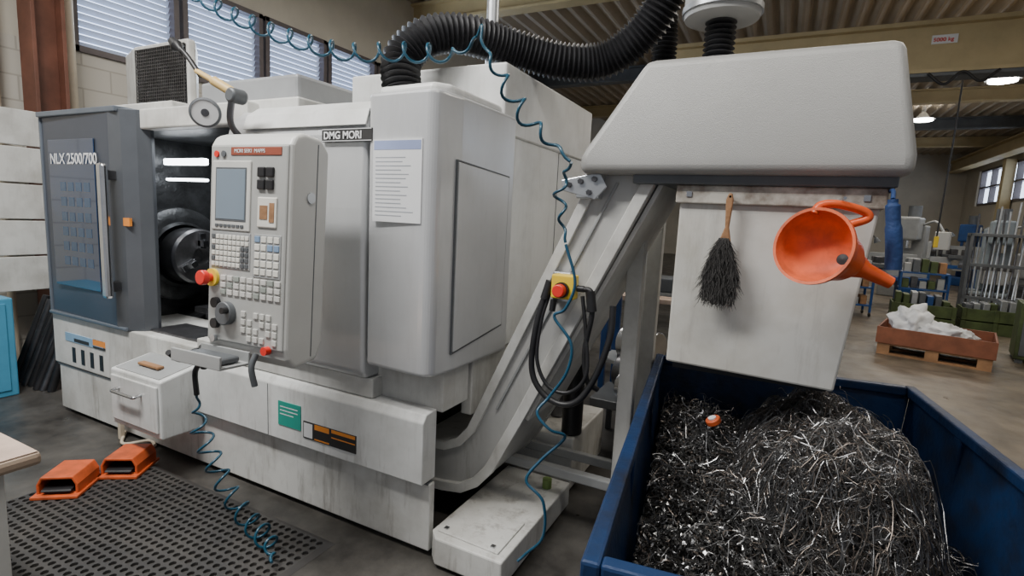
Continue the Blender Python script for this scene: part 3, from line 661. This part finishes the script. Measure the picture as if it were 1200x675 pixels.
# ============================================================ rubber mat
single((-1.3,-.65,0))
def mat():
    x0,x1,y0,y1=-2.12,-.47,-1.12,-.14;c=.043;nx=int((x1-x0)/c);ny=int((y1-y0)/c);v=[];f=[];n=8
    for i in range(nx):
        for j in range(ny):
            cx=x0+(i+.5)*c;cy=y0+(j+.5)*c;b=len(v)
            sq=[(1,0),(1,1),(0,1),(-1,1),(-1,0),(-1,-1),(0,-1),(1,-1)]
            for a in sq: v.append((cx+a[0]*c/2,cy+a[1]*c/2,.014))
            for k in range(n): a=math.pi/4*k;v.append((cx+.0155*math.cos(a),cy+.0155*math.sin(a),.014))
            for k in range(n): a=math.pi/4*k;v.append((cx+.0155*math.cos(a),cy+.0155*math.sin(a),.001))
            for k in range(n):
                q=(k+1)%n;f+=[(b+k,b+q,b+8+q,b+8+k),(b+8+k,b+8+q,b+16+q,b+16+k)]
    bx=x0+nx*c;by=y0+ny*c;e=.03;b=len(v)
    v+=[(x0,y0,.014),(bx,y0,.014),(bx,by,.014),(x0,by,.014),(x0-e,y0-e,.001),(bx+e,y0-e,.001),(bx+e,by+e,.001),(x0-e,by+e,.001)]
    f+=[(b,b+1,b+5,b+4),(b+1,b+2,b+6,b+5),(b+2,b+3,b+7,b+6),(b+3,b,b+4,b+7)]
    return mk('rubber_mat',v,f,rubber)
mat()
# ============================================================ pedals
def pedal(nm,loc,rz):
    e=grp(nm,loc,(0,0,rz),True);e.scale=(.88,.82,.95)
    box('base',-.125,.125,-.17,.13,0,.018,orange,.004)
    ar=[(-.11,0),(-.11,.07),(-.085,.115),(.085,.115),(.11,.07),(.11,0),(.095,0),(.095,.066),(.077,.10),(-.077,.10),(-.095,.066),(-.095,0)]
    prism('guard',ar,'y',-.13,.12,orange,.005)
    prism('guard_back',[(-.10,.0),(-.10,.06),(-.08,.105),(.08,.105),(.10,.06),(.10,0)],'y',.10,.125,orange,.004)
    boxes('dark_inside',[(-.094,.094,-.10,.10,.018,.03),(-.094,.094,.085,.10,.018,.09)],black)
    prism('treadle',[(-.15,.035),(-.14,.045),(.08,.075),(.08,.055)],'x',-.08,.08,black,.005)
pedal('foot_pedal',(-2.03,-.53,.0145),rad(38));pedal('foot_pedal.001',(-1.99,-.25,.0145),rad(34))
grp('pedal_cable',(-2.3,-.2,0));tube('cable',[(-2.15,-.02,.03),(-2.25,-.0,.03),(-2.35,-.1,.02),(-2.5,-.02,.02),(-2.6,.1,.1)],.01,beigep)
boxes('clip_bracket',[(-2.5,-2.47,-.06,-.03,.0,.24),(-2.56,-2.41,-.06,-.03,.17,.19)],beigep,.005)
# ============================================================ foreground left
grp('work_table',(-1.4,-1.6,0))
box('top',-2.6,-.80,-2.4,-1.10,.71,.755,M('table_edge',(.36,.27,.20),.6),.015)
box('top_sheet',-2.59,-.81,-2.39,-1.11,.755,.758,woodt,0)
boxes('legs',[(-.92,-.86,-1.24,-1.18,0,.71),(-2.5,-2.44,-1.24,-1.18,0,.71),(-.92,-.86,-2.3,-2.24,0,.71),(-2.5,-2.44,-2.3,-2.24,0,.71)],pend,.004)
boxes('rails',[(-2.5,-.86,-1.22,-1.20,.60,.70),(-2.5,-.86,-1.22,-1.20,.12,.17)],pend,.004)
grp('blue_equipment_cabinet',(-4.35,-.5,0));box('body',-4.75,-3.98,-.9,-.02,0,.78,lblue,.01);box('door',-3.982,-3.97,-.85,-.07,.05,.74,lblue,.004)
grp('steel_bar_stock',(-4.3,.2,0))
for i in range(9):
    x=-4.40+.065*i+random.uniform(-.01,.01)
    cyl('bar_%d'%i,(x,.10+.02*(i%3),0.0),(x+.06,.34,.72-.03*(i%4)),.03,steeld if i%2 else black,n=12)
# ============================================================ right background
e=grp('pallet_crate',(3.28,7.0,0),(0,0,rad(-14)),True);e.scale=(1.18,1.15,1.1)
boxes('deck',[(-.5,.5,-.4+.17*i,-.27+.17*i,.12,.14) for i in range(5)]+[(-.5,.5,-.4,-.32,0,.02),(-.5,.5,.32,.4,0,.02),(-.5,.5,-.04,.04,0,.02)],wood)
boxes('blocks',[(x,x+.12,y_,y_+.1,.02,.12) for x in (-.5,-.06,.38) for y_ in (-.4,-.05,.3)],wood)
boxes('boards',[(-.52,.52,-.42,-.40,.14,.34),(-.52,.52,.40,.42,.14,.34),(-.52,-.50,-.4,.4,.14,.34),(.50,.52,-.4,.4,.14,.34)],crate,.003)
boxes('inner_floor',[(-.5,.5,-.4,.4,.14,.16)],crate)
def blob(name,c,s,mat,seed,amp=.25):
    bm=bmesh.new();bmesh.ops.create_icosphere(bm,subdivisions=4,radius=1)
    for q in bm.verts:
        n=noise.noise(q.co*2.2+Vector((seed,0,0)))*amp+noise.noise(q.co*6+Vector((seed,3,0)))*amp*.5
        q.co=q.co*(1+n)
    v=[Vector((q.co.x*s[0]+c[0],q.co.y*s[1]+c[1],max(.16,q.co.z*s[2]+c[2]))) for q in bm.verts];f=[tuple(a.index for a in p.verts) for p in bm.faces];bm.free()
    return mk(name,v,f,mat,smooth=True,ang=70)
blob('plastic_bag',(-.22,-.10,.38),(.20,.20,.22),bag,1,.45);blob('plastic_bag_2',(.02,-.2,.32),(.22,.14,.12),bag,5,.45);blob('plastic_bag_3',(.20,-.05,.29),(.16,.2,.10),bag,9,.45)
def crt(nm,loc):
    grp(nm,loc,(0,0,rad(-5)),True)
    for k in range(2):
        z=.22*k
        boxes('tier_%d'%k,[(-.45,.45,-.3,-.28,z,z+.2),(-.45,.45,.28,.3,z,z+.2),(-.45,-.43,-.28,.28,z,z+.2),(.43,.45,-.28,.28,z,z+.2),(-.43,.43,-.28,.28,z,z+.02)]+[(-.46,-.40,-.32,-.3,z,z+.21),(.40,.46,-.32,-.3,z,z+.21),(-.03,.03,-.32,-.3,z,z+.21)],ggreen,.004)
    for i in range(7):
        box('load_%d'%i,-.40+.115*i,-.31+.115*i,-.2+random.random()*.1,.2,.24,.44+random.uniform(.02,.22),random.choice([greyd,steeld,galv,ggreen,bluem]),.01)
crt('green_crate',(3.65,9.9,0));crt('green_crate.001',(4.68,10.0,0))
grp('green_machine_cabinet',(4.75,7.5,0),(0,0,rad(-12)),True)
box('body',-.5,.7,-.3,.3,.05,.80,ggreen,.01);boxes('feet',[(-.48,-.4,-.28,-.2,0,.05),(.6,.68,-.28,-.2,0,.05),(-.48,-.4,.2,.28,0,.05),(.6,.68,.2,.28,0,.05)],greyd)
boxes('door_panels',[(-.46,-.10,-.312,-.3,.1,.74),(-.07,.29,-.312,-.3,.1,.74),(.32,.66,-.312,-.3,.1,.74)],greyd,.006);boxes('handles',[(-.14,-.12,-.33,-.312,.4,.5),(.25,.27,-.33,-.312,.4,.5)],steel)
box('top_vice',.0,.25,-.2,.1,.8,1.0,greyd,.02);box('top_box',.35,.6,-.2,.15,.8,.97,bluem,.01);box('top_case',-.4,-.12,-.2,.15,.8,1.08,greyd,.01)
def toolmachine(nm,loc,rz,s=1,c1=None,c2=None):
    c1=c1 or bluem;c2=c2 or greym
    e=grp(nm,loc,(0,0,rz),True);e.scale=(s,s,s)
    box('left_pedestal',-1.0,-.5,-.3,.3,0,.7,c1,.02);box('right_pedestal',.5,.95,-.28,.28,0,.7,c1,.02);box('chip_tray',-1.05,1.0,-.36,.36,.62,.72,c1,.01)
    box('bed',-1.0,1.0,-.16,.16,.72,.92,c2,.01);box('headstock',-1.0,-.55,-.24,.24,.85,1.35,c2,.03);cyl('chuck',(-.55,0,1.08),(-.42,0,1.08),.14,steeld)
    box('saddle',-.15,.2,-.28,.28,.9,1.0,greyd,.01);box('tool_post',-.05,.08,-.1,.05,1.0,1.16,steeld,.01);box('tailstock',.6,.85,-.12,.12,.9,1.18,c2,.03)
    tube('lamp_arm',[(-.3,.2,.9),(-.32,.2,1.4),(-.2,.1,1.7),(-.1,0,1.6)],.015,black);cyl('lamp',(-.1,0,1.62),(-.05,-.02,1.5),.03,greyd,r2=.08)
    cyl('handwheel',(.0,-.30,.78),(.0,-.33,.78),.09,steel)
    boxes('splash_guard',[(-.5,.9,.33,.35,.72,1.25)],c2,.01);boxes('tool_board',[(-.4+.18*i,-.3+.18*i,.30,.33,.95,1.15) for i in range(6)],steeld,.01)
toolmachine('engine_lathe',(3.3,12.9,0),rad(6),.95)
toolmachine('engine_lathe.001',(6.6,12.4,0),rad(-15),1.0,greyd,greym)
toolmachine('engine_lathe.002',(2.6,17.6,0),rad(15),1.1)
toolmachine('engine_lathe.003',(6.0,18.9,0),rad(5),1.1)
toolmachine('engine_lathe.004',(.5,6.9,0),rad(75),.9)
def mill(nm,loc,rz,c1):
    grp(nm,loc,(0,0,rz),True)
    box('base',-.5,.5,-.45,.6,0,.3,c1,.03);box('column',-.3,.3,.1,.6,.3,1.9,c1,.04);box('head',-.22,.22,-.45,.3,1.5,2.1,c1,.05);cyl('spindle',(0,-.25,1.3),(0,-.25,1.5),.09,steel)
    box('knee',-.25,.25,-.45,.1,.5,.85,greym,.02);box('table',-.75,.75,-.45,-.1,.85,.96,steeld,.01);cyl('motor',(0,.1,2.1),(0,.1,2.4),.15,greyd)
    box('control_box',.55,.85,-.35,-.1,1.3,1.75,pend,.02);tube('arm',[(.2,.1,1.9),(.5,-.1,2.0),(.7,-.2,1.75)],.03,greym)
mill('milling_machine',(4.3,15.4,0),rad(-20),greym);mill('milling_machine.001',(1.2,14.0,0),rad(10),M('mg',(.25,.30,.28),.5));mill('milling_machine.002',(7.0,21.4,0),rad(-30),bluem)
mill('milling_machine.003',(.0,10.2,0),rad(15),pend);mill('milling_machine.004',(6.2,15.7,0),rad(-10),M('mg2',(.20,.24,.27),.5))
e=grp('tube_rack',(5.05,11.4,0),(0,0,rad(-8)),True);e.scale=(.85,1,1.15)
boxes('frame',[(-.6,-.54,-.3,-.24,0,1.5),(.54,.6,-.3,-.24,0,1.5),(-.6,-.54,.24,.3,0,1.5),(.54,.6,.24,.3,0,1.5),(-.6,.6,-.3,-.26,.4,.45),(-.6,.6,-.3,-.26,.95,1.0),(-.6,.6,.26,.3,.4,.45),(-.6,.6,-.3,.3,1.45,1.5)],greyd,.004)
for i in range(14):
    cyl('profile_%d'%i,(-.5+.075*i,-.22,.02),(-.35+.075*i+random.uniform(-.12,.05),.2,1.55+random.uniform(0,.5)),.02,galv if i%3 else steeld,n=8)
grp('work_bench_cluttered',(6.7,9.6,0),(0,0,rad(-20)),True)
boxes('frame',[(-.9,-.84,-.35,-.29,0,.85),(.84,.9,-.35,-.29,0,.85),(-.9,-.84,.29,.35,0,.85),(.84,.9,.29,.35,0,.85),(-.9,.9,-.35,.35,.3,.33)],greyd,.004)
box('top',-.95,.95,-.4,.4,.85,.9,woodt,.006)
for i in range(12):
    x=-.85+.145*i;h=random.uniform(.06,.35);box('item_%d'%i,x,x+random.uniform(.06,.13),-.3+random.random()*.2,.1+random.random()*.15,.90,.90+h,random.choice([greyd,greym,bluem,ggreen,pend,steeld,wood]),.01)
for i in range(6):
    x=-.8+.27*i;box('lower_item_%d'%i,x,x+.2,-.3,.2,.33,.33+random.uniform(.15,.4),random.choice([greyd,greym,ggreen,wood]),.01)
grp('scrap_drum',(5.95,8.2,0))
v,f=lathe_g([(0,0),(0,.29),(.02,.3),(.28,.3),(.3,.31),(.32,.3),(.58,.3),(.6,.31),(.62,.3),(.86,.3),(.88,.31),(.88,.28),(.6,.27),(.6,0)],(5.95,8.2,0),(0,0,1),32);mk('drum',v,f,bluem,smooth=True)
def trolley(nm,loc,rz,c):
    grp(nm,loc,(0,0,rz),True)
    boxes('frame',[(-.4,-.36,-.25,-.21,.08,.9),(.36,.4,-.25,-.21,.08,.9),(-.4,-.36,.21,.25,.08,.9),(.36,.4,.21,.25,.08,.9),(-.4,.4,-.25,.25,.2,.23),(-.4,.4,-.25,.25,.55,.58),(-.4,.4,-.25,.25,.87,.9)],c,.004)
    for z in (.23,.58,.9):
        for i in range(5): box('part_%d_%d'%(i,int(z*10)),-.35+.14*i,-.24+.14*i,-.2,.1,z,z+random.uniform(.08,.27),random.choice([greyd,steeld,greym,wood,ggreen]),.01)
    for i in range(4): cyl('wheel_%d'%i,((-.38,.38)[i%2]-.015,(-.23,.23)[i//2],.04),((-.38,.38)[i%2]+.015,(-.23,.23)[i//2],.04),.04,black,n=16)
trolley('parts_trolley',(2.55,10.6,0),rad(8),bluem);trolley('parts_trolley.001',(3.9,11.3,0),rad(-6),bluem);trolley('parts_trolley.002',(1.9,8.8,0),rad(12),greyd)
grp('workbench',(.45,3.9,0),(0,0,rad(5)),True)
boxes('frame',[(-.8,-.74,-.35,-.29,0,.8),(.74,.8,-.35,-.29,0,.8),(-.8,-.74,.29,.35,0,.8),(.74,.8,.29,.35,0,.8),(-.8,.8,-.35,-.31,.2,.25)],bluem,.004)
box('top',-.85,.85,-.4,.4,.8,.85,woodt,.006);box('drawer_box',.2,.7,-.33,.3,.45,.8,bluem,.01);boxes('drawer_fronts',[(.22,.68,-.345,-.33,.47,.56),(.22,.68,-.345,-.33,.58,.67),(.22,.68,-.345,-.33,.69,.78)],lblue,.004)
box('vice',-.5,-.3,-.35,-.1,.85,1.0,greyd,.02);box('part_box',-.1,.3,-.1,.2,.85,1.05,ggreen,.01);box('grey_unit',.4,.75,-.1,.25,.85,1.25,pend,.02)
grp('steel_round_stock',(.5,2.2,0))
cyl('billet_1',(.50,2.25,.26),(.92,2.10,.26),.26,greyd,n=40,bev=.01)
cyl('billet_2',(.33,1.95,.72),(.60,1.85,.72),.12,steel,n=40,bev=.006)
cyl('billet_3',(.38,1.75,.45),(.65,1.65,.45),.09,steel,n=36,bev=.006)
cyl('billet_4',(.30,1.98,.48),(.66,1.88,.48),.12,steeld,n=36,bev=.006)
boxes('stand',[(.20,.75,1.6,2.05,.30,.36),(.22,.26,1.62,1.66,0,.3),(.66,.70,1.62,1.66,0,.3),(.22,.26,1.98,2.02,0,.3),(.66,.70,1.98,2.02,0,.3)],greyd,.006)
grp('storage_rack',(.1,2.9,0))
boxes('uprights',[(-.05,.0,2.6,2.65,0,1.9),(1.0,1.05,2.6,2.65,0,1.6),(-.05,.0,3.0,3.05,0,1.9),(1.0,1.05,3.0,3.05,0,1.6)],bluem,.004)
boxes('shelves',[(-.05,1.05,2.6,3.05,.35,.38),(-.05,1.05,2.6,3.05,1.0,1.03)],greym,.004)
boxes('bins_on_shelf',[(.05,.3,2.62,2.95,1.03,1.2),(.35,.55,2.62,2.9,1.03,1.15),(.6,.95,2.65,2.95,1.03,1.25),(.1,.45,2.62,2.95,.38,.6),(.5,.9,2.62,2.95,.38,.55)],greyd,.01)
grp('crane_pendant_cable',(3.4,8.6,3));tube('cable',[(3.42,8.35,3.95),(3.42,8.35,3.0),(3.40,8.35,1.6)],.012,black,curve=False);tube('festoon',[(2.9,7.82,3.92),(3.1,7.82,3.76),(3.3,7.82,3.92),(3.5,7.82,3.78),(3.7,7.82,3.92)],.02,black)
box('control',3.37,3.43,8.33,8.37,1.45,1.62,yellow,.008)
# ============================================================ lights, world, camera
def area(n,loc,sx,sy,e,rot=(0,0,0),col=(1,.97,.93)):
    l=D.lights.new(n,'AREA');l.shape='RECTANGLE';l.size=sx;l.size_y=sy;l.energy=e;l.color=col
    o=D.objects.new(n,l);o.location=loc;o.rotation_euler=rot;COL.objects.link(o);return o
area('strip_light',(-1.6,-1.9,4.7),2.6,.4,340,col=(1,.985,.955))
area('strip_light.001',(1.6,-1.2,4.7),2.6,.5,80,col=(1,.96,.90))
area('strip_light.002',(3.2,3.4,4.7),2.4,.6,100,col=(1,.92,.80))
area('strip_light.003',(-1.5,3.6,4.7),2.4,.6,90,col=(1,.95,.88))
area('strip_light.004',(4.5,9,4.7),3,1,100,col=(1,.92,.80))
area('strip_light.005',(4.5,15,4.7),3,1,130,col=(1,.92,.80))
area('strip_light.006',(1.5,21,4.7),3,1,130,col=(1,.92,.80))
area('chamber_fill_light',(-2.1,.55,1.98),.6,.3,7,col=(.92,.96,1))  # fill light added to brighten the dark chamber
area('window_skylight',(-4.85,3.2,3.5),1.0,4.4,95,(0,rad(-90),0),(.75,.87,1))
w=D.worlds.new('w');bpy.context.scene.world=w;w.use_nodes=True;w.node_tree.nodes['Background'].inputs[0].default_value=(.90,.93,1,1);w.node_tree.nodes['Background'].inputs[1].default_value=.33
cam=D.cameras.new('camera');co=D.objects.new('camera',cam);COL.objects.link(co)
cam.sensor_width=36;cam.lens=36*620/1200;cam.clip_end=100
co.matrix_world=Matrix.Translation((1.30,-1.89,1.6))@Matrix.Rotation(rad(26.7),4,'Z')@Matrix.Rotation(rad(90-7.7),4,'X')@Matrix.Rotation(rad(2.87),4,'Z')
bpy.context.scene.camera=co
